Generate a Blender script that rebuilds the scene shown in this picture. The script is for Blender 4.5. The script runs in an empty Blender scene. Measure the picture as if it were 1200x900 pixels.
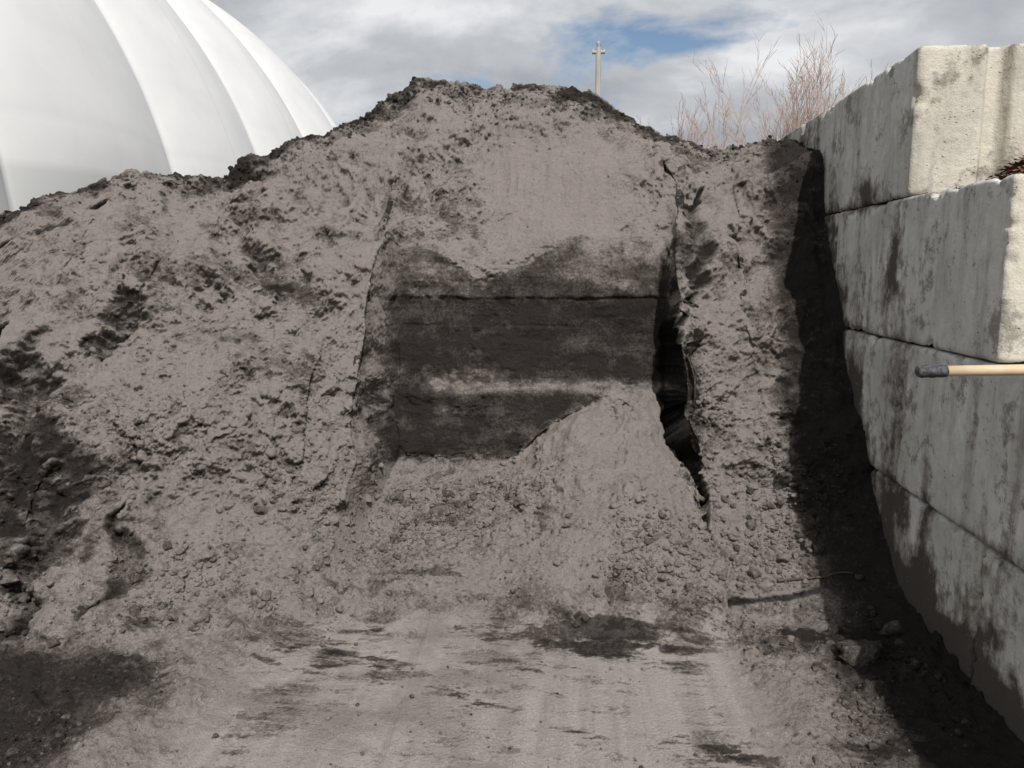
import bpy, bmesh, math, random
import numpy as np
from mathutils import Vector, Matrix
random.seed(7); rng=np.random.default_rng(11)
scene=bpy.context.scene
scene.view_settings.view_transform='Standard'
try: scene.view_settings.look='None'
except Exception: pass
scene.view_settings.exposure=0
F32=np.float32

# ------------------------------------------------------------------ noise
LAT=rng.random((64,64,64)).astype(F32)
JX=rng.random((32,32,32,4)).astype(F32)
def vnoise(x,y,z):
    xf=np.floor(x);yf=np.floor(y);zf=np.floor(z)
    xi=xf.astype(np.int32);yi=yf.astype(np.int32);zi=zf.astype(np.int32)
    fx=(x-xf).astype(F32);fy=(y-yf).astype(F32);fz=(z-zf).astype(F32)
    fx=fx*fx*(3-2*fx);fy=fy*fy*(3-2*fy);fz=fz*fz*(3-2*fz)
    x0=xi&63;x1=(xi+1)&63;y0=yi&63;y1=(yi+1)&63;z0=zi&63;z1=(zi+1)&63
    a=LAT[x0,y0,z0]*(1-fx)+LAT[x1,y0,z0]*fx
    b=LAT[x0,y1,z0]*(1-fx)+LAT[x1,y1,z0]*fx
    c=LAT[x0,y0,z1]*(1-fx)+LAT[x1,y0,z1]*fx
    d=LAT[x0,y1,z1]*(1-fx)+LAT[x1,y1,z1]*fx
    return ((a*(1-fy)+b*fy)*(1-fz)+(c*(1-fy)+d*fy)*fz)*2-1
def fbm(x,y,z,octv=4,gain=.5,seed=0.,ridge=False):
    s=0;a=1.;t=0
    x=x+seed*3.17;y=y+seed*7.31;z=z+seed*5.77
    for i in range(octv):
        n=vnoise(x,y,z)
        if ridge: n=1-2*np.abs(n)
        s=s+a*n;t+=a;a*=gain
        x,y,z=(x*1.62+y*1.18+3.1, y*1.62-x*1.18+z*.35+7.7, z*1.98+x*.3+1.3)
    return s/t
def worley(x,y,z):
    xi=np.floor(x).astype(np.int32);yi=np.floor(y).astype(np.int32);zi=np.floor(z).astype(np.int32)
    f1=np.full(x.shape,9.,F32);f2=np.full(x.shape,9.,F32);cid=np.zeros(x.shape,F32)
    for dx in(-1,0,1):
        for dy in(-1,0,1):
            for dz in(-1,0,1):
                cx=xi+dx;cy=yi+dy;cz=zi+dz
                j=JX[cx&31,cy&31,cz&31]
                d=np.sqrt((cx+j[...,0]-x)**2+(cy+j[...,1]-y)**2+(cz+j[...,2]-z)**2).astype(F32)
                m=d<f1
                f2=np.where(m,f1,np.minimum(f2,d))
                cid=np.where(m,j[...,3],cid)
                f1=np.where(m,d,f1)
    return f1,f2,cid
def ss(a,b,x):
    t=np.clip((x-a)/(b-a),0,1);return t*t*(3-2*t)

# ------------------------------------------------------------------ helpers
def mesh_from(name,verts,faces4=None,faces3=None,mat=None,smooth=True,attrs=None,parent=None):
    me=bpy.data.meshes.new(name)
    verts=np.asarray(verts,dtype=F32).reshape(-1,3)
    n4=0 if faces4 is None else len(faces4);n3=0 if faces3 is None else len(faces3)
    me.vertices.add(len(verts));me.vertices.foreach_set('co',verts.ravel())
    loops=[];tot=[]
    if n4: loops.append(np.asarray(faces4,dtype=np.int32).ravel());tot.append(np.full(n4,4,np.int32))
    if n3: loops.append(np.asarray(faces3,dtype=np.int32).ravel());tot.append(np.full(n3,3,np.int32))
    L=np.concatenate(loops);T=np.concatenate(tot)
    me.loops.add(len(L));me.loops.foreach_set('vertex_index',L)
    me.polygons.add(len(T))
    st=np.concatenate([[0],np.cumsum(T)[:-1]]).astype(np.int32)
    me.polygons.foreach_set('loop_start',st)
    me.polygons.foreach_set('loop_total',T)
    me.polygons.foreach_set('use_smooth',np.full(len(T),smooth,dtype=bool))
    me.update(calc_edges=True)
    if attrs:
        for k,v in attrs.items():
            at=me.attributes.new(k,'FLOAT','POINT');at.data.foreach_set('value',np.asarray(v,dtype=F32).ravel())
    if mat: me.materials.append(mat)
    ob=bpy.data.objects.new(name,me);scene.collection.objects.link(ob)
    if parent: ob.parent=parent
    return ob
def empty(name,loc=(0,0,0)):
    e=bpy.data.objects.new(name,None);e.location=loc;scene.collection.objects.link(e);return e
def gridfaces(nr,nc):
    i=np.arange(nr-1)[:,None]*nc+np.arange(nc-1)[None,:]
    return np.stack([i,i+1,i+nc+1,i+nc],-1).reshape(-1,4)

class NT:
    def __init__(s,name):
        s.m=bpy.data.materials.new(name);s.m.use_nodes=True;s.t=s.m.node_tree;s.n=s.t.nodes;s.b=s.n['Principled BSDF']
        s.tc=s.n.new('ShaderNodeTexCoord')
    def link(s,a,b): s.t.links.new(a,b)
    def noise(s,scale,det=6,rough=.6,vec=None,stretch=None):
        n=s.n.new('ShaderNodeTexNoise');n.inputs['Scale'].default_value=scale;n.inputs['Detail'].default_value=det;n.inputs['Roughness'].default_value=rough
        v=s.tc.outputs['Object']
        if stretch:
            mp=s.n.new('ShaderNodeMapping');mp.inputs['Scale'].default_value=stretch;s.link(v,mp.inputs['Vector']);v=mp.outputs[0]
        s.link(v,n.inputs['Vector']);return n.outputs['Fac']
    def attr(s,name):
        a=s.n.new('ShaderNodeAttribute');a.attribute_name=name;return a.outputs['Fac']
    def math(s,op,a,b=None,clamp=False):
        n=s.n.new('ShaderNodeMath');n.operation=op;n.use_clamp=clamp
        for i,v in enumerate((a,b)):
            if v is None: continue
            if isinstance(v,(int,float)): n.inputs[i].default_value=v
            else: s.link(v,n.inputs[i])
        return n.outputs[0]
    def rng(s,v,a,b,c=0,d=1):
        n=s.n.new('ShaderNodeMapRange');n.inputs[1].default_value=a;n.inputs[2].default_value=b;n.inputs[3].default_value=c;n.inputs[4].default_value=d
        s.link(v,n.inputs[0]);return n.outputs[0]
    def mix(s,f,a,b,mode='MIX'):
        n=s.n.new('ShaderNodeMix');n.data_type='RGBA';n.blend_type=mode
        for i,v in ((0,f),(6,a),(7,b)):
            if isinstance(v,(int,float)): n.inputs[i].default_value=v
            elif isinstance(v,tuple): n.inputs[i].default_value=(*v,1)
            else: s.link(v,n.inputs[i])
        return n.outputs[2]
    def bump(s,h,dist,strength=1,prev=None):
        n=s.n.new('ShaderNodeBump');n.inputs['Distance'].default_value=dist;n.inputs['Strength'].default_value=strength
        s.link(h,n.inputs['Height'])
        if prev: s.link(prev,n.inputs['Normal'])
        return n.outputs[0]
    def fin(s,col,rough=.9,nrm=None,spec=.2):
        if isinstance(col,tuple): s.b.inputs['Base Color'].default_value=(*col,1)
        else: s.link(col,s.b.inputs['Base Color'])
        if isinstance(rough,(int,float)): s.b.inputs['Roughness'].default_value=rough
        else: s.link(rough,s.b.inputs['Roughness'])
        s.b.inputs['Specular IOR Level'].default_value=spec
        if nrm: s.link(nrm,s.b.inputs['Normal'])
        return s.m

def sand_mat():
    t=NT('damp_sand')
    wet_shade=t.attr('wet_shade');slab=t.attr('slab')
    n1=t.noise(9,5,.65);n2=t.noise(65,5,.74);n4=t.noise(260,2,.7)
    w=t.math('ADD',wet_shade,t.rng(n2,.3,.7,-.24,.24));w=t.math('ADD',w,t.rng(n1,.3,.7,-.14,.14),True)
    dry=t.mix(t.rng(n1,.3,.7),(.420,.376,.343),(.368,.328,.299))
    dry=t.mix(t.rng(n2,.3,.7,0,.65),dry,(.290,.257,.233))
    dry=t.mix(slab,dry,(.60,.55,.505))
    mid=(.145,.125,.111);darkc=(.042,.036,.032)  # damp sand, deepened further for the painted shade beside the wall
    c=t.mix(t.rng(w,.15,.55),dry,mid);c=t.mix(t.rng(w,.5,.95),c,darkc)
    c=t.mix(t.rng(n4,.35,.65,0,.42),c,(.55,.53,.51),'MULTIPLY')
    b=t.bump(n2,.026,.7);b=t.bump(n4,.006,.7,b)
    return t.fin(c,.95,b,.1)
SAND=sand_mat()

# ------------------------------------------------------------------ SAND PILE
ST=[
(-7.0,[(2.2,-.02),(2.3,.0),(2.4,.01),(2.5,.02),(2.6,.02),(2.8,.02),(3.0,.02)]),
(-5.5,[(2.0,0),(2.3,.2),(2.5,.4),(2.7,.6),(2.9,.8),(3.1,.95),(3.4,1.1)]),
(-4.2,[(2.2,0),(2.5,.3),(2.8,.6),(3.0,.85),(3.2,1.1),(3.4,1.3),(3.6,1.42)]),
(-3.2,[(2.5,0),(2.66,.3),(2.86,.62),(3.15,.90),(3.48,1.20),(3.75,1.5),(4.0,1.72)]),
(-2.82,[(2.6,0),(2.74,.29),(2.92,.66),(3.42,1.0),(3.85,1.34),(4.25,1.75),(4.55,2.08)]),
(-2.4,[(2.62,0),(2.78,.3),(3.08,.62),(3.6,.95),(3.95,1.3),(4.4,1.72),(4.8,2.07)]),
(-2.1,[(2.66,0),(2.88,.22),(3.25,.55),(3.68,.95),(4.05,1.36),(4.5,1.75),(5.0,2.2)]),
(-1.7,[(2.8,0),(3.1,.2),(3.45,.52),(3.85,1.0),(4.2,1.35),(4.65,1.85),(5.15,2.42)]),
(-1.4,[(2.95,0),(3.3,.22),(3.58,.6),(3.92,1.05),(4.26,1.42),(4.73,1.92),(5.28,2.68)]),
(-1.20,[(3.0,0),(3.4,.18),(3.75,.46),(4.0,.95),(4.32,1.52),(4.78,2.02),(5.38,2.78)]),
(-1.13,[(3.0,0),(3.6,.12),(4.38,.36),(4.50,.9),(4.60,1.6),(4.95,2.12),(5.42,2.78)]),
(-.6,[(3.0,0),(3.6,.12),(4.42,.36),(4.54,.9),(4.62,1.54),(5.02,2.1),(5.5,2.70)]),
(-.3,[(3.0,0),(3.6,.12),(4.42,.36),(4.56,.9),(4.62,1.6),(5.02,2.1),(5.5,2.72)]),
(0.05,[(3.0,0),(3.6,.13),(4.42,.38),(4.54,.92),(4.60,1.65),(5.0,2.12),(5.5,2.63)]),
(.41,[(3.02,0),(3.6,.14),(4.38,.4),(4.50,.95),(4.58,1.64),(4.95,2.05),(5.38,2.38)]),
(.48,[(3.1,0),(3.50,.17),(3.78,.42),(3.95,.88),(4.26,1.46),(4.77,1.98),(5.3,2.32)]),
(.85,[(3.2,.02),(3.55,.22),(3.8,.48),(4.05,.85),(4.38,1.35),(4.78,1.9),(5.2,2.26)]),
(1.15,[(3.0,.07),(3.3,.2),(3.65,.5),(3.95,.9),(4.3,1.4),(4.7,1.98),(5.15,2.28)]),
(1.31,[(2.7,.11),(3.13,.17),(3.5,.4),(3.85,.75),(4.2,1.25),(4.7,2.05),(5.1,2.25)]),
(1.5,[(2.7,.11),(3.13,.17),(3.5,.4),(3.85,.75),(4.2,1.25),(4.7,2.05),(5.1,2.25)]),
]
sx=np.array([s[0] for s in ST])
C=np.array([s[1] for s in ST])
K=len(ST)
nz0=np.interp(sx,[-7,.9,1.15,1.5],[0,0.0,.05,.08])
near0=np.stack([np.full(K,-.6),nz0*0-.05],1);near1=np.stack([np.full(K,0.9),nz0+.004],1)
cr=C[:,6]
b1=cr+np.array([.28,-.02]);b2=cr+np.array([1.1,-.7]);b2[:,1]=np.maximum(b2[:,1],-.02);b3=cr+np.array([3.6,0]);b3[:,1]=-.1
CT=np.concatenate([near0[:,None],near1[:,None],C,b1[:,None],b2[:,None],b3[:,None]],1)
segn=[16,310,90,110,115,115,110,100,40,24,16]
rows=[]
for k,n in enumerate(segn):
    for i in range(n): rows.append((k,i/n))
rows.append((len(segn)-1,1.0))
NR=len(rows)
# columns, packed closer around the slot side walls so their faces stay finely meshed
def cols(a,b,n): return np.linspace(a,b,n,endpoint=False)
xs=np.concatenate([cols(-7,-4,60),cols(-4,-2.9,130),cols(-2.9,-1.34,300),cols(-1.34,-1.0,130),cols(-1.0,.30,250),cols(.30,.66,130),np.linspace(.66,1.42,130)])
NC=len(xs)
rowT=np.array([k+f for k,f in rows])
X=np.repeat(xs[None,:],NR,0)
T=np.repeat(rowT[:,None],NC,1)
XL=X+.09*fbm(X*2.5,T*1.8,X*0,3,.45,seed=2)*ss(2.5,4,T)
XL=XL-.09*ss(6,3.5,T)*ss(-.2,.4,X)*ss(2,3,T)
Y=np.zeros_like(X);Z=np.zeros_like(X)
for r,(k,f) in enumerate(rows):
    xl=XL[r]
    Y[r]=np.interp(xl,sx,CT[:,k,0])*(1-f)+np.interp(xl,sx,CT[:,k+1,0])*f
    Z[r]=np.interp(xl,sx,CT[:,k,1])*(1-f)+np.interp(xl,sx,CT[:,k+1,1])*f
def smooth_rows(A,w):
    P=np.pad(A,((w+1,w),(0,0)),mode='edge');c=np.cumsum(P,0)
    return (c[2*w+1:]-c[:-(2*w+1)])/(2*w+1)
for _ in range(2):
    Y=smooth_rows(Y,7);Z=smooth_rows(Z,7)
# loose mound in the slot
wob=.06*fbm(X*3,Y*3,X*0,3,seed=6)
dx=X-.20+wob;dy=Y-4.34
cone=.93-np.sqrt((dx*np.where(dx>0,1.05,.92))**2+(dy*.66)**2+.009)+.05*fbm(X*4,Y*4,X*0,4,seed=5)
inslot=ss(-1.1,-.9,X)*ss(.62,.50,X)
kk=.10
cz=np.where(inslot>.01,cone,-1)
mm=np.clip(.5+.5*(cz-Z)/kk,0,1)
mound=mm*(Y<4.6)*(rowT[:,None]<6.2)
Z=np.where(mound>0,Z*(1-mound)+cz*mound+kk*mound*(1-mound),Z)

def normals(X,Y,Z):
    ax,ay,az=[np.gradient(q,axis=1) for q in(X,Y,Z)];bx,by,bz=[np.gradient(q,axis=0) for q in(X,Y,Z)]
    n=np.stack([ay*bz-az*by,az*bx-ax*bz,ax*by-ay*bx],-1);n/=np.linalg.norm(n,axis=-1,keepdims=True)+1e-9
    return n.astype(F32)
N=normals(X,Y,Z)
sidem=ss(.45,.85,np.abs(N[...,0]))
x=X.astype(F32);y=Y.astype(F32);z=Z.astype(F32);T=T.astype(F32);mound=mound.astype(F32);XL=XL.astype(F32)
face=ss(.15,.6,z)*ss(.9,2.2,T)
behind=ss(8.3,9,T)
slot=ss(-1.17,-1.09,XL)*ss(.45,.39,XL)*ss(.3,.42,z)*ss(1.72,1.55,z)*ss(3.9,4.3,T)*(1-mound)
ground=1-ss(.02,.14,z)
xe=x+.12*fbm(x*2,y*2,z*0,5,.6,seed=14)
midg=ss(-1.40,-1.12,xe)*ss(.70,.48,xe)
flat=ss(2.22,1.88,T+.26*fbm(x*3,y*3,z*0,5,.65,seed=16))*midg
crest=np.exp(-((T-8.0)/.30)**2)
scoop=np.exp(-((x+.25)/.42)**4)*ss(1.55,1.75,z)*ss(2.5,2.2,z)
leftz=ss(-1.0,-1.5,x)
rough=np.clip(.50+.5*leftz+.35*ss(.5,.6,x),0,1)*face*(1-.85*slot)*(1-.75*scoop)
smoothm=ss(-.35,.20,fbm(x*1.5,y*1.5,z*1.5,4,seed=31)+.10*ss(.9,1.5,z))
D=np.zeros_like(x)
q1=fbm(x*4,y*4,z*4,4,.6,seed=8);q2=fbm(x*4,y*4,z*4,4,.6,seed=9);q3=fbm(x*4,y*4,z*4,4,.6,seed=10)
D+=.14*fbm(x*1.6,y*1.6,z*1.3,3,seed=1)*face*(1-.9*slot)*(1-.5*crest)*(1-.5*sidem)
D+=.105*fbm(x*3.0+.3*q1,y*3.0,z*2.2+.3*q2,4,.52,seed=3)*rough*(1-.25*smoothm)
D+=.085*fbm(x*2.8+.5*q1,z*.9,y*.6,4,.5,seed=33,ridge=True)*face*(1-slot)*(1-scoop)*(1-crest)*(1-sidem)
wx=x+.20*q1;wy=y+.20*q2;wz=z+.20*q3
f1,f2,cid=worley(wx*4.3,wy*4.3,wz*3.2)
fr=rough*(1-.8*smoothm)
D+=(.070*(cid-.5)*ss(0,.3,f2-f1))*fr*(1-sidem)
ril=fbm(x*11+.8*fbm(x*2,z*2,y*0,2,seed=4),z*1.6,y*1.2,3,seed=12,ridge=True)
D+=.014*ril*face*(1-slot)*(.35+.65*smoothm)*(1-sidem)
D+=.040*fbm(x*8+q1,y*8,z*8+q2,4,.6,seed=13)*face*(1-.6*slot)*(1-.6*scoop)*(1-.50*smoothm)*(1-.6*sidem)
rub=np.clip(ss(.02,.12,z)*ss(1.2,.6,z)*(1-slot)+.8*ss(1.6,2.1,T)*ss(4,3,T),0,1)*(.40+.60*ss(-.2,.3,fbm(x*2,y*2,z*2,2,seed=15)))
rub=np.clip(rub+(1-flat)*ss(1.0,1.4,T)*ground*.5,0,1)*(1-.7*mound*ss(.4,.7,z))*(1-.8*flat)*(1-.6*sidem)
D+=.045*ss(-.15,.6,fbm(x*10,y*10,z*10,4,.62,seed=55))*rub
D+=.022*fbm(x*2.2,y*2.2,z,3,seed=18)*ground*(1-.9*flat)
D+=.035*(np.exp(-((xe+1.44)/.12)**2)+np.exp(-((xe-.76)/.11)**2))*ground*ss(1,1.3,T)*(.6+.8*fbm(x*4,y*4,z,3,seed=56))
D+=.05*fbm(x*7,y*7,z*7,4,.6,seed=20)*crest
D+=.035*crest*np.abs(fbm(x*20,y*20,z*20,3,.6,seed=21))
# scraped slot wall layers
zw=z+.026*fbm(x*2.2,x*0+3,z*0,5,.65,seed=22)
patch=ss(-.05,.3,fbm(x*2.3,z*3,y*0,3,seed=25))
lay=.018*ss(1.325,1.345,zw)-.007*np.exp(-((zw-1.335)/.008)**2)*ss(-.3,.1,fbm(x*3,x*0,z*0,3,seed=36))+.045*ss(.81,.76,zw)-.008*np.exp(-((zw-1.17)/.006)**2)*ss(-.1,.3,fbm(x*2,x*0,z*0,2,seed=26))
lay+=.006*fbm(x*1.5,y*0,zw*22,4,.6,seed=23)+.045*fbm(x*6,y*6,z*9,4,.62,seed=24)*(.35+.65*patch)+.04*fbm(x*2.2,y*3,z*2.4,4,seed=27)
D+=lay*slot
def crevice(pts,w,depth,jit=.03,soft=.8,seed=0):
    global D
    best=np.full(x.shape,9.,F32);tp=np.zeros_like(x)
    xx=x+jit*(fbm(x*3,z*9,y*0,4,.6,seed=seed)+.5*q1);zz=z+jit*fbm(x*9,z*3,y*0,3,seed=seed+1)
    n=len(pts)
    for i in range(n-1):
        ax,az=pts[i];bx,bz=pts[i+1];vx,vz=bx-ax,bz-az;L=vx*vx+vz*vz
        t=np.clip(((xx-ax)*vx+(zz-az)*vz)/L,0,1)
        d=np.sqrt((xx-ax-t*vx)**2+(zz-az-t*vz)**2)
        m=d<best;best=np.where(m,d,best);tp=np.where(m,(i+t)/(n-1),tp)
    wt=w*(.2+1.0*np.sin(np.pi*np.clip(tp,.02,.98))**.7)*(1+.6*fbm(x*6,y*6,z*6,3,seed=seed+2))
    g=np.clip(1-best/wt,0,1)
    D-=(depth*ss(0,soft,g)*(1-behind)).astype(F32)
    return ss(0,.5,g)
cav=np.zeros_like(x)
for pts,w_,d_,j_,so_,s_ in [
 ([(.68,2.0),(.62,1.85),(.60,1.55),(.52,1.25)],.07,.06,.08,1.2,41),
 ([(.50,1.35),(.46,1.1),(.45,.9),(.47,.7),(.53,.48),(.58,.24)],.045,.13,.06,1.0,43),
 ([(-2.95,1.15),(-2.75,.98),(-2.55,.72),(-2.38,.5),(-2.3,.25),(-2.32,.05)],.16,.13,.16,1.2,45),
 ([(-2.02,.42),(-1.98,.25),(-2.0,.08)],.10,.06,.12,1.2,47),
 ([(-2.52,1.36),(-2.5,1.2),(-2.46,1.06)],.10,.06,.14,1.2,49)]:
    cav=np.maximum(cav,crevice(pts,w_,d_,j_,so_,s_))
D=D*(1-behind*.6)
PX=x+N[...,0]*D;PY=y+N[...,1]*D;PZ=z+N[...,2]*D
N1=normals(PX,PY,PZ)
steep=ss(.55,.9,np.abs(N1[...,0]))
g1,g2,gid=worley(PX*17+.6*q1,PY*17+.6*q2,PZ*17+.6*q3)
E=.018*np.clip(1-(g1/.62)**2,0,1)*(gid>.55)*gid*rub
g1b,g2b,gidb=worley(PX*38+5,PY*38,PZ*38)
crumb=np.clip(.8*rub+.6*rough*(1-.6*smoothm)+.8*crest+.9*cav*leftz+.35*patch*slot,0,1)
E+=.012*(gidb-.4)*ss(0,.35,g2b-g1b)*crumb*(1-.95*flat)
E+=.020*fbm(PX*22,PY*22,PZ*22,4,.66,seed=17)*(1-.9*flat)*(.28+.72*crumb)*(1-.4*slot)
E+=.004*fbm(PX*60,PY*60,PZ*60,2,.6,seed=28)*(1-.6*flat)
E+=.003*fbm(x*5,y*12,z,4,seed=19)*flat+.0025*fbm(x*42,y*1.2,z*0,2,seed=29)*flat
E-=.008*flat*np.exp(-((x+.62+.05*(y-2.2))/.006)**2)
E*=(1-behind*.6)*(1-.5*steep)
PX=PX+N1[...,0]*E;PY=PY+N1[...,1]*E;PZ=PZ+N1[...,2]*E
PX=np.where(X>1.28,np.maximum(PX,1.25),PX)
PZ=np.where(X<-6.9,-.1,PZ)
N2=normals(PX,PY,PZ)
# sand darkening: damp patches, darker hollows and undersides, wall shade painted in
w=np.zeros_like(x)
ztop=np.interp(x,[-1.15,-.95,-.62,-.35,-.05,.2,.45],[1.64,1.62,1.43,1.54,1.70,1.72,1.62])+.05*fbm(x*6,x*0,z*0,4,.6,seed=70)
slotw=ss(-1.17,-1.12,XL)*ss(.46,.40,XL)*ss(.30,.40,z)*ss(ztop+.015,ztop-.015,z)*ss(3.9,4.2,T)*(1-mound)
sw=.86-.32*ss(1.31,1.36,zw)-.02*ss(.72,.65,zw)+.22*fbm(x*1.6,y*0,z*14,4,.6,seed=71)+.34*fbm(PX*9,PY*9,PZ*12,4,.65,seed=69)
sw-=.85*np.exp(-((zw-.815)/.045)**2)*ss(-1.15,-.7,x+.4*fbm(x*5,z*5,y*0,3,seed=72))*(.75+.5*fbm(x*7,z*7,y,3,seed=66))
sw-=.35*ss(.0,.35,fbm(x*3,z*5,y*0,4,seed=73))*ss(-.3,.2,x)*ss(1.1,1.3,z)
sw-=.25*patch*ss(.0,.3,fbm(x*14,z*18,y*8,3,seed=68))*ss(.7,.8,z)
w+=slotw*np.clip(sw,.15,1.0)
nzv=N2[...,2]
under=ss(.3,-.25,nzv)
w+=.65*under*face*(1-slotw)  # darker on steep and undercut faces
w+=.35*cav*(1-slotw)  # darker inside the crevices
w+=.8*crest*ss(-.35,.15,fbm(x*6,y*6,z*6,4,seed=75)+.25*(T-8.0))
f24=fbm(x*2.4,y*2.4,z*2.4,5,.68,seed=76)
w+=.42*ss(.0,.45,f24+.25*fbm(x*14,y*14,z*14,3,.6,seed=37))*face*(1-.8*scoop)*(1-.5*mound)*(1-.4*ss(1.7,1.9,z))
w+=.32*ss(.0,.4,fbm(x*5,y*5,z*5,4,.6,seed=77))*face*(1-.8*scoop)*(1-mound)*(1-.5*smoothm)
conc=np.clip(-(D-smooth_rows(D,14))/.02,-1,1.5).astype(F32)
w+=.24*conc*face*(1-slotw)  # darker in hollows, lighter on bulges
w+=.22*np.clip(-fbm(PX*14,PY*14,PZ*14,3,.6,seed=67),0,1)*face*(1-scoop)
def blob(cx,cz,rx,rz): return np.exp(-(((x-cx)/rx)**2+((z-cz)/rz)**2))
w+=.55*blob(-1.12,1.97,.17,.30)*ss(-.15,.35,fbm(x*9,y*9,z*9,4,.7,seed=78))
w+=.7*blob(-2.52,.55,.24,.38)*ss(-.30,.30,fbm(x*6,y*6,z*6,5,.7,seed=79))
w+=.6*blob(-2.05,.28,.16,.2)*ss(-.3,.3,fbm(x*7,y*7,z*7,4,.7,seed=64))
w+=.65*blob(-2.3,1.36,.24,.13)*ss(-.2,.3,fbm(x*8,y*8,z*8,5,.7,seed=63))  # darker patch at the overhanging chunk
w+=.5*blob(.53,.85,.08,.45)*face  # darker along the right-hand fissure
w+=.30*blob(.9,1.3,.2,.4)*ss(-.2,.3,fbm(x*6,y*6,z*6,4,seed=62))
gr=ss(.16,.05,z)
w+=.85*gr*ss(-1.4,-1.7,x+.25*fbm(x*4,y*4,z,5,.65,seed=80))*ss(2.8,2.5,y+.1*fbm(x*8,y*8,z,3,seed=60))
w+=.50*gr*ss(.16,.34,fbm(x*2.4,y*7,z*0,6,.7,seed=81))*ss(1.9,2.3,y)
w+=.32*gr*ss(.08,.3,fbm(x*9,y*26,z*0,4,.6,seed=58))*flat
w+=.40*gr*ss(.0,.3,fbm(x*3,y*5,z*0,5,.65,seed=82))*np.exp(-((y-2.90)/.20)**2)
w+=.5*np.exp(-(((x+.28)/.14)**2+((y-3.14)/.14)**2))*ss(-.4,.1,fbm(x*9,y*9,z,3,seed=83))
tr=(np.exp(-((x+1.02-.16*(y-2.4))/.10)**2)+np.exp(-((x-.42+.05*(y-2.4))/.09)**2))
w+=.40*gr*tr*ss(-.2,.2,fbm(x*3,y*22,z*0,3,.6,seed=59))*ss(1.6,2.1,y)
w+=.5*gr*ss(.70,1.0,x)*ss(-.4,.2,fbm(x*4,y*4,z,4,seed=84))  # floor strip darkened in colour where the wall's shadow falls
w+=.32*rub*ss(.0,.4,fbm(x*12,y*12,z*12,3,seed=85))
wallshade=ss(.92,1.15,x+.10*fbm(y*2,z*2,x*2,3,seed=86))  # shade of the wall, painted into the sand colour beside it
w+=.9*wallshade
w-=.25*mound*ss(.3,.6,z)+.30*scoop+.10*flat*gr+.06*smoothm*face
w+=.07
w=np.clip(w,0,1.1)
slab=flat*ss(-.40,.02,fbm(x*1.6,y*3,z*0,6,.65,seed=87))*(.65+.5*fbm(x*30,y*2,z*0,3,.6,seed=88))
P=np.stack([PX,PY,PZ],-1)
pile=mesh_from('sand_pile',P.reshape(-1,3),gridfaces(NR,NC),mat=SAND,attrs={'wet_shade':w,'slab':np.clip(slab,0,1)})

# ------------------------------------------------------------------ CLODS
def ico(sub):
    bm=bmesh.new();bmesh.ops.create_icosphere(bm,subdivisions=sub,radius=1)
    v=np.array([p.co[:] for p in bm.verts],dtype=F32);f=np.array([[q.index for q in g.verts] for g in bm.faces],dtype=np.int32);bm.free();return v,f
def templates(sub,n):
    v,f=ico(sub);out=[]
    for i in range(n):
        s=1+.6*fbm(v[:,0]*1.3+i*7,v[:,1]*1.3,v[:,2]*1.3,3,.6)
        u=v*s[:,None]*np.array([1,rng.uniform(.65,1),rng.uniform(.5,.8)])
        for _ in range(10):
            nn_=rng.normal(size=3);nn_/=np.linalg.norm(nn_);o=rng.uniform(.38,.66)
            e=np.clip(u@nn_-o,0,None);u=u-e[:,None]*nn_*.9
        u=u*(1+.30*fbm(v[:,0]*4+i*3,v[:,1]*4,v[:,2]*4,3,.7))[:,None]
        out.append(u/np.abs(u).max()*1.05)
    return out,f
AREA=(np.abs(np.gradient(Y,axis=0))+np.abs(np.gradient(Z,axis=0)))*np.gradient(X,axis=1)
def scatter(n,weight,rmin,rmax,pw,sub,wetadd=0.,lift=.4):
    tp,f=templates(sub,12)
    wt=(weight*AREA).ravel();wt=np.clip(wt,0,None);wt/=wt.sum()
    idx=rng.choice(len(wt),n,p=wt)
    pos=P.reshape(-1,3)[idx];nn=N2.reshape(-1,3)[idx];ww=w.ravel()[idx]
    r=rmin*(rmax/rmin)**(rng.random(n)**pw)
    V=[];Fc=[];A=[];off=0
    for i in range(n):
        a=rng.uniform(0,6.283);b=rng.uniform(-.8,.8)
        ca,sa,cb,sb=math.cos(a),math.sin(a),math.cos(b),math.sin(b)
        R=np.array([[ca,-sa*cb,sa*sb],[sa,ca*cb,-ca*sb],[0,sb,cb]])
        v=(tp[i%12]*r[i])@R.T+pos[i]+nn[i]*r[i]*lift
        V.append(v);Fc.append(f+off);off+=len(v)
        A.append(np.full(len(v),np.clip(ww[i]*.75+rng.normal(.12,.15)+wetadd,0,1)))
    return np.concatenate(V),np.concatenate(Fc),np.concatenate(A)
inview=(x>-3.6)&(x<1.24)&(T<8.4)&(y>1.5)
rubw=np.clip(rub*1.0+.08*face+.4*crest,0,1)*(1-.95*slot)*(1-.6*mound*ss(.4,.6,z))*(1-.8*scoop)*(1-.88*flat)*inview
clump=ss(-.05,.45,fbm(x*3,y*3,z*3,3,seed=90))
toe=(np.exp(-((z-.14)/.16)**2)+ .5*ss(.9,.2,z)*ss(.1,.2,z))*(1-.7*mound*ss(.35,.5,z))*(1-.97*flat)
parts=[scatter(12000,rubw*(.12+clump),.0035,.010,1.2,1,0,.3),
       scatter(2600,rubw*toe*(.08+clump),.008,.024,1.9,2,0,.22),
       scatter(75,toe*(1-slot)*inview*(T>1.7)*(.05+clump),.026,.050,1.8,3,0,.15),
       scatter(450,crest*inview,.006,.022,1.6,2,.3,.15),
       scatter(170,inview*ground*(y>1.9)*(.1+clump),.004,.012,1.8,2,.2,.3)]
off=0;VV=[];FF=[];AA=[]
for v,f,a in parts: VV.append(v);FF.append(f+off);AA.append(a);off+=len(v)
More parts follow.
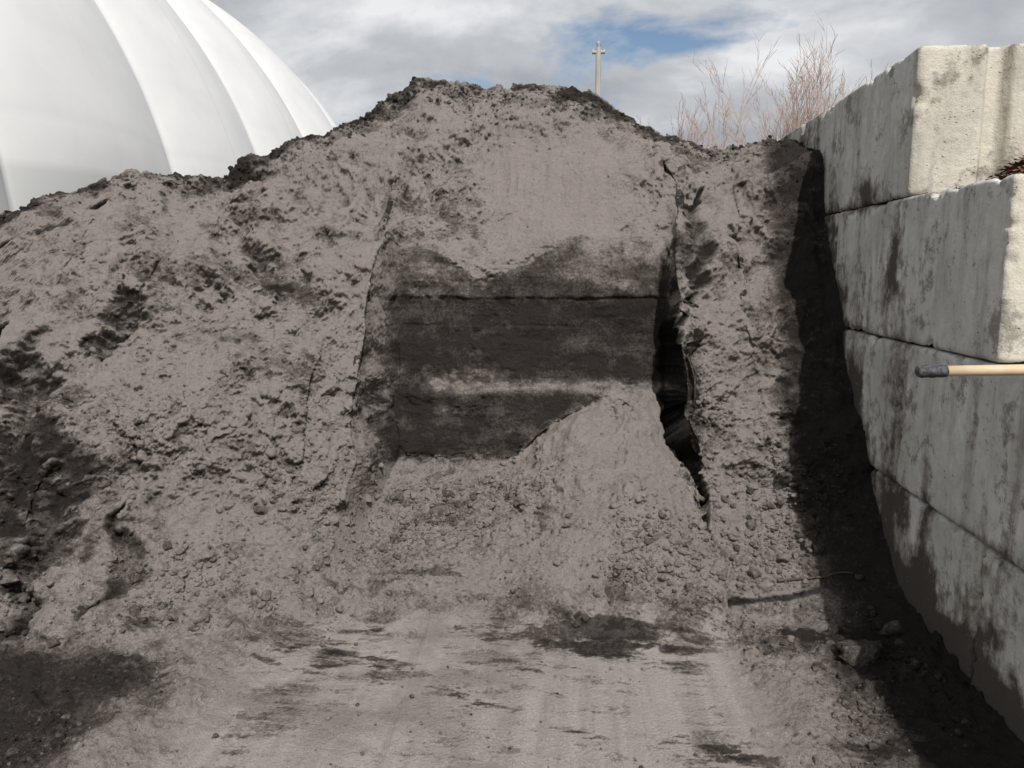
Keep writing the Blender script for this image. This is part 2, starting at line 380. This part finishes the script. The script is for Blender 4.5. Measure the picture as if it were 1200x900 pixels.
mesh_from('sand_clods',np.concatenate(VV),faces3=np.concatenate(FF),mat=SAND,attrs={'wet_shade':np.concatenate(AA)})
def surf(px,py):
    m=(T>1)&(T<8)
    d=(PX-px)**2+(PY-py)**2+np.where(m,0,99);i=np.argmin(d);return float(PZ.ravel()[i])
tp,f=templates(3,6)
for i,(px,py,r) in enumerate([(1.04,2.80,.075),(1.2,2.95,.05),(.86,2.75,.026),(.9,2.35,.02)]):
    zz=surf(px,py);v=tp[i]*r*np.array([1.25,1,.9])+np.array([px,py,zz+r*.3])
    mesh_from('stone',v,faces3=f,mat=SAND,attrs={'wet_shade':np.full(len(v),.6)})

# ------------------------------------------------------------------ GROUND
t=NT('gravel_ground')
n1=t.noise(.4,8,.65);n2=t.noise(14,6,.7)
c=t.mix(t.rng(n1,.35,.65),(.16,.14,.12),(.10,.09,.08));c=t.mix(t.rng(n2,.3,.7,0,.5),c,(.22,.2,.18))
GM=t.fin(c,.95,t.bump(n2,.02,.5),.15)
g=mesh_from('ground',[(-900,-900,-.03),(900,-900,-.03),(900,900,-.03),(-900,900,-.03)],[(0,1,2,3)],mat=GM,smooth=False)

# ------------------------------------------------------------------ CONCRETE BLOCK WALL
def concrete():
    t=NT('cast_concrete')
    st=t.attr('stain');wa=t.attr('sunwarm')
    n1=t.noise(3,6,.62);n2=t.noise(22,6,.72);n3=t.noise(130,3,.65);nd=t.noise(7,5,.65,stretch=(1,1.4,.22));ng=t.noise(5.5,6,.74);nm=t.noise(2.1,6,.7)
    base=t.mix(t.rng(n1,.32,.68),(.46,.465,.45),(.61,.605,.585))
    base=t.mix(t.rng(n2,.38,.66,0,.5),base,(.36,.355,.34))
    sunwarm=t.mix(t.rng(n1,.3,.7),(.56,.525,.44),(.45,.415,.34))
    sunwarm=t.mix(t.rng(n2,.4,.62,0,.5),sunwarm,(.60,.575,.50))
    base=t.mix(wa,base,sunwarm)
    base=t.mix(t.rng(nm,.47,.63,0,.5),base,(.29,.29,.25))
    base=t.mix(t.rng(nd,.49,.67,0,.65),base,(.24,.22,.19))
    base=t.mix(t.rng(ng,.55,.63,0,.72),base,(.15,.135,.115))
    s=t.math('ADD',st,t.rng(n2,.3,.7,-.34,.34));s=t.math('ADD',s,t.rng(nd,.3,.7,-.28,.28),True)
    base=t.mix(t.rng(s,.2,.55,0,.75),base,(.19,.165,.145));base=t.mix(t.rng(s,.55,.9,0,.9),base,(.055,.047,.042))
    v=t.n.new('ShaderNodeTexVoronoi');v.inputs['Scale'].default_value=38;t.link(t.tc.outputs['Object'],v.inputs['Vector'])
    pit=t.rng(v.outputs['Distance'],.10,.2,0,1)
    gate=t.rng(t.noise(11,3,.5),.50,.58,1,0);pit=t.math('MAXIMUM',pit,gate)
    base=t.mix(t.rng(pit,0,1,.6,0),base,(.2,.19,.17))
    b=t.bump(n2,.014,.55);b=t.bump(n3,.004,.6,b);b=t.bump(pit,.006,.8,b)
    return t.fin(base,.9,b,.2)
CON=concrete()
wall=empty('concrete_block_wall',(0,0,0))
BW=.62;BL=1.695;BH=.594
def block(nm,x0,y0,z0,L=BL,rot=0.,seed=0):
    g=.045
    pl=[(0,0),(BW*.42,0),(BW*.47,g),(BW*.55,g),(BW*.60,0),(BW,0),(BW,L),(BW*.60,L),(BW*.55,L-g),(BW*.47,L-g),(BW*.42,L),(0,L)]
    pts=[]
    for i in range(len(pl)):
        a=np.array(pl[i]);b=np.array(pl[(i+1)%len(pl)]);n=max(1,int(np.linalg.norm(b-a)/.012))
        for k in range(n): pts.append(a+(b-a)*k/n)
    pts=np.array(pts);c=np.array([BW/2,L/2])
    def rc(p,r=.013):
        q=p.copy()
        for cx,cy in((0,0),(BW,0),(BW,L),(0,L)):
            d=np.hypot(q[:,0]-cx,q[:,1]-cy);s=np.clip(1-d/(r*1.6),0,1)[:,None]
            q=q+(c-np.array([cx,cy]))/np.linalg.norm(c-np.array([cx,cy]))*s*r*.55
        return q
    pts=rc(pts);n=len(pts)
    zl=np.concatenate([[0,.003,.008,.014],np.linspace(.026,BH-.026,46),[BH-.014,BH-.008,BH-.003,BH]])
    ins=np.interp(zl,[0,.003,.008,.014,BH-.014,BH-.008,BH-.003,BH],[.014,.007,.003,0,0,.003,.007,.014])
    V=[]
    for zz,ii in zip(zl,ins):
        d=c-pts;ix=np.sign(d[:,0])*np.where(np.abs(d[:,0])>BW/2-.1,1,0)*ii;iy=np.sign(d[:,1])*np.where(np.abs(d[:,1])>L/2-.06,1,0)*ii
        V.append(np.stack([pts[:,0]+ix,pts[:,1]+iy,np.full(n,zz)],1))
    V=np.concatenate(V)
    nr=len(zl)
    F=[];i=np.arange(n)
    for r in range(nr-1): F.append(np.stack([r*n+i,r*n+(i+1)%n,(r+1)*n+(i+1)%n,(r+1)*n+i],1))
    rings=[V]
    base=nr*n;last=(nr-1)*n
    for s in(.8,.5,.2):
        tp=np.stack([c[0]+(pts[:,0]-c[0])*s,c[1]+(pts[:,1]-c[1])*s,np.full(n,BH)],1);rings.append(tp)
        F.append(np.stack([last+i,last+(i+1)%n,base+(i+1)%n,base+i],1));last=base;base+=n
    V=np.concatenate(rings+[np.array([[c[0],c[1],BH]])])
    F=np.concatenate(F);F3=np.stack([last+i,last+(i+1)%n,np.full(n,base)],1)
    ly=V[:,1].copy()
    wx_,wy_,wz_=V[:,0]+x0,V[:,1]+y0,V[:,2]+z0
    dc=np.stack([V[:,0]-BW/2,V[:,1]-L/2,V[:,2]-BH/2],1)
    ex=BW/2-np.abs(dc[:,0]);ey=L/2-np.abs(dc[:,1]);ez=BH/2-np.abs(dc[:,2])
    e=np.sort(np.stack([ex,ey,ez],1),1)[:,1]
    nz_=fbm(wx_*5+seed,wy_*5,wz_*5,4,.6,seed=seed)
    chip=ss(.05,0,e)*ss(.12,.5,fbm(wx_*9,wy_*9,wz_*9,4,.65,seed=seed+3))*.05
    dn=dc/np.linalg.norm(dc/np.array([BW,L,BH]),axis=1)[:,None]/np.array([BW,L,BH])*.6
    V=V+dn*(.003*nz_+.0012*fbm(wx_*30,wy_*30,wz_*30,3,seed=seed))[:,None]-dn*chip[:,None]
    ca,sa=math.cos(rot),math.sin(rot)
    V=np.stack([V[:,0]*ca-V[:,1]*sa+x0,V[:,0]*sa+V[:,1]*ca+y0,V[:,2]+z0],1)
    yy,zz=V[:,1],V[:,2]
    yy=yy+.10*fbm(wx_*4,wy_*6,wz_*6,4,.65,seed=5);zz=zz+.12*fbm(wx_*4,wy_*5,wz_*3,4,.65,seed=6)
    def bl(cy,cz,ry,rz): return np.exp(-(((yy-cy)/ry)**2+((zz-cz)/rz)**2))
    lf=(V[:,0]<x0+.1)
    st=(1.2*bl(3.50,1.50,.08,.20)+1.2*bl(3.95,1.84,.18,.09)+.8*bl(3.36,.85,.09,.4)+.8*bl(4.3,1.2,.2,.35)+.8*bl(3.1,.0,.6,.30)+.6*bl(2.2,.05,.7,.2)
        +.6*bl(3.0,.55,.06,.25)+.5*bl(2.7,1.0,.04,.12)+.5*bl(4.9,2.0,.3,.2)+.5*bl(2.5,.45,.12,.3)+.45*bl(3.8,1.0,.15,.2)+.4*bl(3.9,1.35,.2,.15))*lf
    prof=np.interp(yy,[1,2.25,3.13,3.72,4.16,4.73,6],[.05,.13,.17,.6,1.2,2.1,2.3])
    st+= .8*ss(.40,.0,zz-prof+.5*nz_)*lf
    st+=.65*ss(.06,.0,(V[:,2]-z0))*(.4+.8*nz_)+.5*ss(.05,0,z0+BH-V[:,2])*(.35+nz_)
    wm=np.clip(ss(.07,.05,ly)+.3*ss(.1,.5,nz_),0,1)*np.where(V[:,0]<x0+.006,.35,1)  # front ends painted sunlit cream, plus random warm mottling
    return mesh_from(nm,V,F,F3,mat=CON,attrs={'stain':st,'sunwarm':wm},parent=wall)
k=0
for ci,(z0,ys,xo) in enumerate([(0,[-.82,.885,2.59,4.30,6.0],0.0),(.6,[-.09,1.61,3.32,5.03],-.004),(1.2,[2.59,4.295,6.0],.004),(1.8,[3.42,5.125,6.83],.0)]):
    for j,y0 in enumerate(ys):
        k+=1
        block('block_%d'%k,1.31+xo+rng.uniform(-.008,.008),y0,z0,rot=math.radians(rng.uniform(-.35,.35)),seed=k)
t=NT('leaf_litter');n=t.noise(40,4,.6);LM=t.fin(t.mix(t.rng(n,.3,.7),(.10,.045,.028),(.20,.11,.07)),.9)
V=[];F=[]
for i in range(4200):
    px=rng.normal(1.70,.13);py=rng.uniform(2.72,3.40);hh=.15*math.exp(-((px-1.74)/.14)**2)*(.35+.65*ss(2.7,3.2,py))
    if px<1.37 or px>1.88: continue
    pz=1.797+rng.uniform(0,1)*hh+.004
    a=rng.uniform(0,6.28);l=rng.uniform(.008,.028);wd=l*rng.uniform(.2,.6)
    u=np.array([math.cos(a),math.sin(a),rng.uniform(-.5,.5)])*l;q=np.array([-math.sin(a),math.cos(a),rng.uniform(-.6,.6)])*wd
    p=np.array([px,py,pz]);o=len(V);V+=[p-u,p-q,p+u,p+q];F.append((o,o+1,o+2,o+3))
mesh_from('leaf_litter',np.array(V),np.array(F),mat=LM,smooth=False)

# ------------------------------------------------------------------ tubes
def tube(p0,p1,r0,r1,ns,V,F,A=None,a=0):
    d=np.array(p1)-np.array(p0);L=np.linalg.norm(d)
    if L<1e-6: return
    d=d/L;u=np.cross(d,[0,0,1]) if abs(d[2])<.95 else np.cross(d,[1,0,0]);u/=np.linalg.norm(u);v=np.cross(d,u);o=len(V)
    for p,r in((p0,r0),(p1,r1)):
        for i in range(ns):
            th=6.28318*i/ns;V.append(np.array(p)+(u*math.cos(th)+v*math.sin(th))*r)
            if A is not None:A.append(a)
    for i in range(ns): F.append((o+i,o+(i+1)%ns,o+ns+(i+1)%ns,o+ns+i))

t=NT('bare_wood');n=t.noise(30,6,.6,stretch=(.15,1,1));WM=t.fin(t.mix(t.rng(n,.3,.7),(.60,.48,.33),(.46,.34,.22)),.6,t.bump(n,.002,.4),.3)
t=NT('black_tip');n=t.noise(90,5,.6);BM=t.fin(t.mix(t.rng(n,.4,.7),(.02,.02,.022),(.10,.10,.11)),.6,t.bump(n,.004,.8),.4)
pole=empty('wooden_pole')
p0=np.array([.925,2.25,1.2135]);dirp=np.array([1.0,.215,0]);dirp/=np.linalg.norm(dirp)
def lathe(nm,s0,prof,mat,ns=28,jit=0):
    u=np.array([-dirp[1],dirp[0],0]);v=np.array([0,0,1.]);V=[];F=[]
    for s,r in prof:
        for i in range(ns):
            th=6.28318*i/ns;rr=r*(1+jit*rng.normal());V.append(p0+dirp*(s0+s)+(u*math.cos(th)+v*math.sin(th))*rr)
    for k in range(len(prof)-1):
        for i in range(ns): F.append((k*ns+i,(k+1)*ns+i,(k+1)*ns+(i+1)%ns,k*ns+(i+1)%ns))
    return mesh_from(nm,np.array(V),np.array(F),mat=mat,parent=pole)
lathe('handle',.085,[(0,.0),(0,.0150),(.3,.0162),(.8,.0165),(1.3,.0165),(1.31,.012),(1.312,0)],WM)
lathe('tip',0,[(0,.0001),(.001,.011),(.005,.0165),(.014,.0185),(.03,.0175),(.045,.0186),(.06,.0172),(.078,.018),(.086,.0175),(.088,.001)],BM,jit=.035)
t=NT('twig_bark');n=t.noise(60,4,.6);TB=t.fin(t.mix(t.rng(n,.3,.7),(.05,.035,.028),(.11,.08,.06)),.85)
V=[];F=[];pr=None
for i in range(9):
    f=i/8;px=.86+.30*f;py=3.36-.06*f+.012*math.sin(f*9);q=np.array([px,py,0.]);q[2]=surf(px,py)+.012
    if pr is not None: tube(pr,q,.007-.004*(i-1)/8,.007-.004*i/8,6,V,F)
    pr=q
mesh_from('twig',np.array(V),np.array(F),mat=TB)

# ------------------------------------------------------------------ AIR DOME
R=23.5;XC=-39.4
ys=np.arange(-30,70.01,.125);th=np.linspace(-.02,math.pi+.02,240)
YY,TH=np.meshgrid(ys,th,indexing='ij')
ph=((YY-30.9)/9.65);fr_=ph-np.floor(ph)
bul=np.sin(np.pi*fr_)**.7*.85
tt=np.clip((YY-60)/10,0,1);tt2=np.clip((-20-YY)/10,0,1)
sc=np.sqrt(np.clip(1-tt**2,0,1))*np.sqrt(np.clip(1-tt2**2,0,1))
low=ss(1.5,6,R*np.sin(TH))
RR=(R-.6+bul*(.35+.65*low))*sc
XX=XC+RR*np.cos(TH);ZZ=RR*np.sin(TH)
seam=np.exp(-(np.abs(fr_-.5)/.004)**2)*.6+np.exp(-((ZZ-4.6)/.07)**2)*1.0+np.exp(-(np.minimum(fr_,1-fr_)/.010)**2)*1.0
a_th=(TH*R/3.2);seam+=.2*np.exp(-((a_th-np.round(a_th))/.02)**2)
lowb=ss(4.65,4.55,ZZ)
t=NT('white_membrane');n=t.noise(.35,5,.6);s=t.attr('seam');lo=t.attr('low')
c=t.mix(t.rng(n,.3,.7),(.64,.64,.63),(.575,.575,.57));c=t.mix(t.math('MULTIPLY',s,.5,True),c,(.34,.35,.37));c=t.mix(t.math('MULTIPLY',lo,.6),c,(.44,.45,.44))
DM=t.fin(c,.45,None,.3)
dome=mesh_from('air_dome',np.stack([XX,YY,ZZ],-1).reshape(-1,3),gridfaces(len(ys),len(th)),mat=DM,attrs={'seam':seam,'low':lowb})

# ------------------------------------------------------------------ UTILITY POLE
t=NT('weathered_pole');n=t.noise(6,6,.6,stretch=(3,3,.3));PM=t.fin(t.mix(t.rng(n,.3,.7),(.40,.39,.37),(.28,.27,.25)),.8)
up=empty('utility_pole')
def tobj(nm,segs,mat,ns=14):
    V=[];F=[]
    for a,b,r0,r1 in segs: tube(a,b,r0,r1,ns,V,F)
    return mesh_from(nm,np.array(V),np.array(F),mat=mat,parent=up)
UX,UY=.24,30
tobj('shaft',[((UX,UY,-.1),(UX,UY,9.55),.15,.10),((UX,UY,9.55),(UX,UY,9.58),.10,.02)],PM)
tobj('crossarm',[((UX-.24,UY,9.4),(UX+.24,UY,9.4),.07,.07)],PM,8)
tobj('insulators',[((UX-.2,UY,9.4),(UX-.2,UY,9.52),.05,.04),((UX+.2,UY,9.4),(UX+.2,UY,9.52),.05,.04),((UX,UY,9.56),(UX,UY,9.72),.06,.09),((UX,UY,9.72),(UX,UY,9.78),.09,.02)],PM,8)

# ------------------------------------------------------------------ BARE TREES
def tree_mat(nm,a,b):
    t=NT(nm);tw=t.attr('tw');n=t.noise(12,3,.6);c=t.mix(tw,a,b);return t.fin(t.mix(t.rng(n,.3,.7,0,.3),c,(.3,.2,.15)),.8)
def tree(nm,cx,cy,h,spread,stems,mat,seed,lv=5,rb=.045,dens=2,tw=.0035,ex=.25,sxy=.9):
    r_=random.Random(seed);V=[];F=[];A=[]
    def br(p,d,L,r,l):
        n=5 if l<2 else 3;q=p
        for i in range(n):
            d=d+np.array([r_.gauss(0,.09),r_.gauss(0,.09),r_.gauss(.04,.05)]);d/=np.linalg.norm(d)
            e=q+d*L/n;ra=r*(1-.5*i/n);rb_=r*(1-.5*(i+1)/n)
            tube(q,e,ra,rb_,5 if l<2 else 3,V,F,A,min(1,l/3.5));q=e
            if l<lv and (i>0 or l>0):
                for _ in range(dens if l<2 else 1+(r_.random()<ex)):
                    an=r_.uniform(0,6.28);sp=r_.uniform(.35,.85);u=np.array([math.cos(an),math.sin(an),.2])
                    dd=d+u*sp;dd/=np.linalg.norm(dd)
                    br(q,dd,L*r_.uniform(.38,.58),max(rb_*.55,tw),l+1)
    for s in range(stems):
        an=6.28*s/stems+r_.uniform(0,1.);sp=spread*r_.uniform(.5,1.2);d=np.array([math.cos(an)*sp,math.sin(an)*sp,1.]);d/=np.linalg.norm(d)
        br(np.array([cx+math.cos(an)*.15,cy+math.sin(an)*.15,-.1]),d,h*r_.uniform(.6,.72),rb*r_.uniform(.7,1),0)
    Z_=np.array(V);s=h/Z_[:,2].max();c0=np.array([cx,cy,0.]);Z_=(Z_-c0)*np.array([s*sxy,s*sxy,s])+c0
    print(nm,len(V),Z_.min(0),Z_.max(0))
    return mesh_from(nm,Z_,np.array(F),mat=mat,attrs={'tw':A})
tree('bare_tree',3.55,14.2,5.85,.20,5,tree_mat('pale_bark',(.46,.39,.33),(.43,.32,.27)),5,4,.055,2,.006,.15,.85)
tree('bare_tree.001',2.10,16.5,4.9,.14,6,tree_mat('red_twigs',(.26,.17,.14),(.33,.18,.16)),8,4,.03,2,.006,.2,.65)

# ------------------------------------------------------------------ LIGHT + SKY
EL=math.radians(48);AZ=math.radians(18)
S=Vector((math.sin(AZ)*math.cos(EL),-math.cos(AZ)*math.cos(EL),math.sin(EL)))
sun=bpy.data.lights.new('sun','SUN');sun.energy=4.9;sun.angle=math.radians(.5);sun.color=(1,.97,.935)
so=bpy.data.objects.new('sun',sun);so.rotation_euler=S.to_track_quat('Z','Y').to_euler();so.location=(5,-10,12);scene.collection.objects.link(so)
wd=bpy.data.worlds.new('World');scene.world=wd;wd.use_nodes=True;nt=wd.node_tree;nn=nt.nodes;lk=nt.links.new
bg=nn['Background'];bg.inputs['Strength'].default_value=.1
sky=nn.new('ShaderNodeTexSky');sky.sky_type='NISHITA';sky.sun_disc=False;sky.sun_elevation=EL;sky.sun_rotation=math.pi-AZ
tc=nn.new('ShaderNodeTexCoord');sep=nn.new('ShaderNodeSeparateXYZ');lk(tc.outputs['Generated'],sep.inputs[0])
def M(op,a,b=None,cl=False):
    n=nn.new('ShaderNodeMath');n.operation=op;n.use_clamp=cl
    for i,v in enumerate((a,b)):
        if v is None: continue
        if isinstance(v,(int,float)): n.inputs[i].default_value=v
        else: lk(v,n.inputs[i])
    return n.outputs[0]
zz=M('ADD',M('MAXIMUM',sep.outputs[2],0.0),.22)
cb=nn.new('ShaderNodeCombineXYZ');lk(M('DIVIDE',sep.outputs[0],zz),cb.inputs[0]);lk(M('DIVIDE',sep.outputs[1],zz),cb.inputs[1])
def wn(scale,det,ro,off):
    mp=nn.new('ShaderNodeMapping');mp.inputs['Location'].default_value=off;lk(cb.outputs[0],mp.inputs[0])
    n=nn.new('ShaderNodeTexNoise');n.inputs['Scale'].default_value=scale;n.inputs['Detail'].default_value=det;n.inputs['Roughness'].default_value=ro;n.inputs['Distortion'].default_value=.25
    lk(mp.outputs[0],n.inputs['Vector']);return n.outputs['Fac']
def ramp(v,pts):
    r=nn.new('ShaderNodeValToRGB');e=r.color_ramp.elements
    while len(e)<len(pts): e.new(.5)
    for q,(p,c) in zip(e,pts): q.position=p;q.color=(*c,1)
    lk(v,r.inputs[0]);return r.outputs[0]
cov=ramp(wn(1.5,8,.55,(3.05,1.1,0)),[(.37,(0,0,0)),(.45,(1,1,1))])
cc=ramp(wn(1.4,7,.55,(7.1,4.4,0)),[(.36,(3.9,4.05,4.4)),(.50,(5.4,5.6,5.9)),(.62,(8.4,8.5,8.7))])
mx=nn.new('ShaderNodeMix');mx.data_type='RGBA';lk(cov,mx.inputs[0]);lk(sky.outputs[0],mx.inputs[6]);lk(cc,mx.inputs[7]);lk(mx.outputs[2],bg.inputs[0])

# ------------------------------------------------------------------ CAMERA
cam=bpy.data.cameras.new('camera');cam.lens=27;cam.sensor_width=36;cam.clip_end=3000;cam.clip_start=.05
co=bpy.data.objects.new('camera',cam);co.location=(0,0,1.5);co.rotation_euler=(math.radians(90-8.53),0,math.radians(5.65))
scene.collection.objects.link(co);scene.camera=co
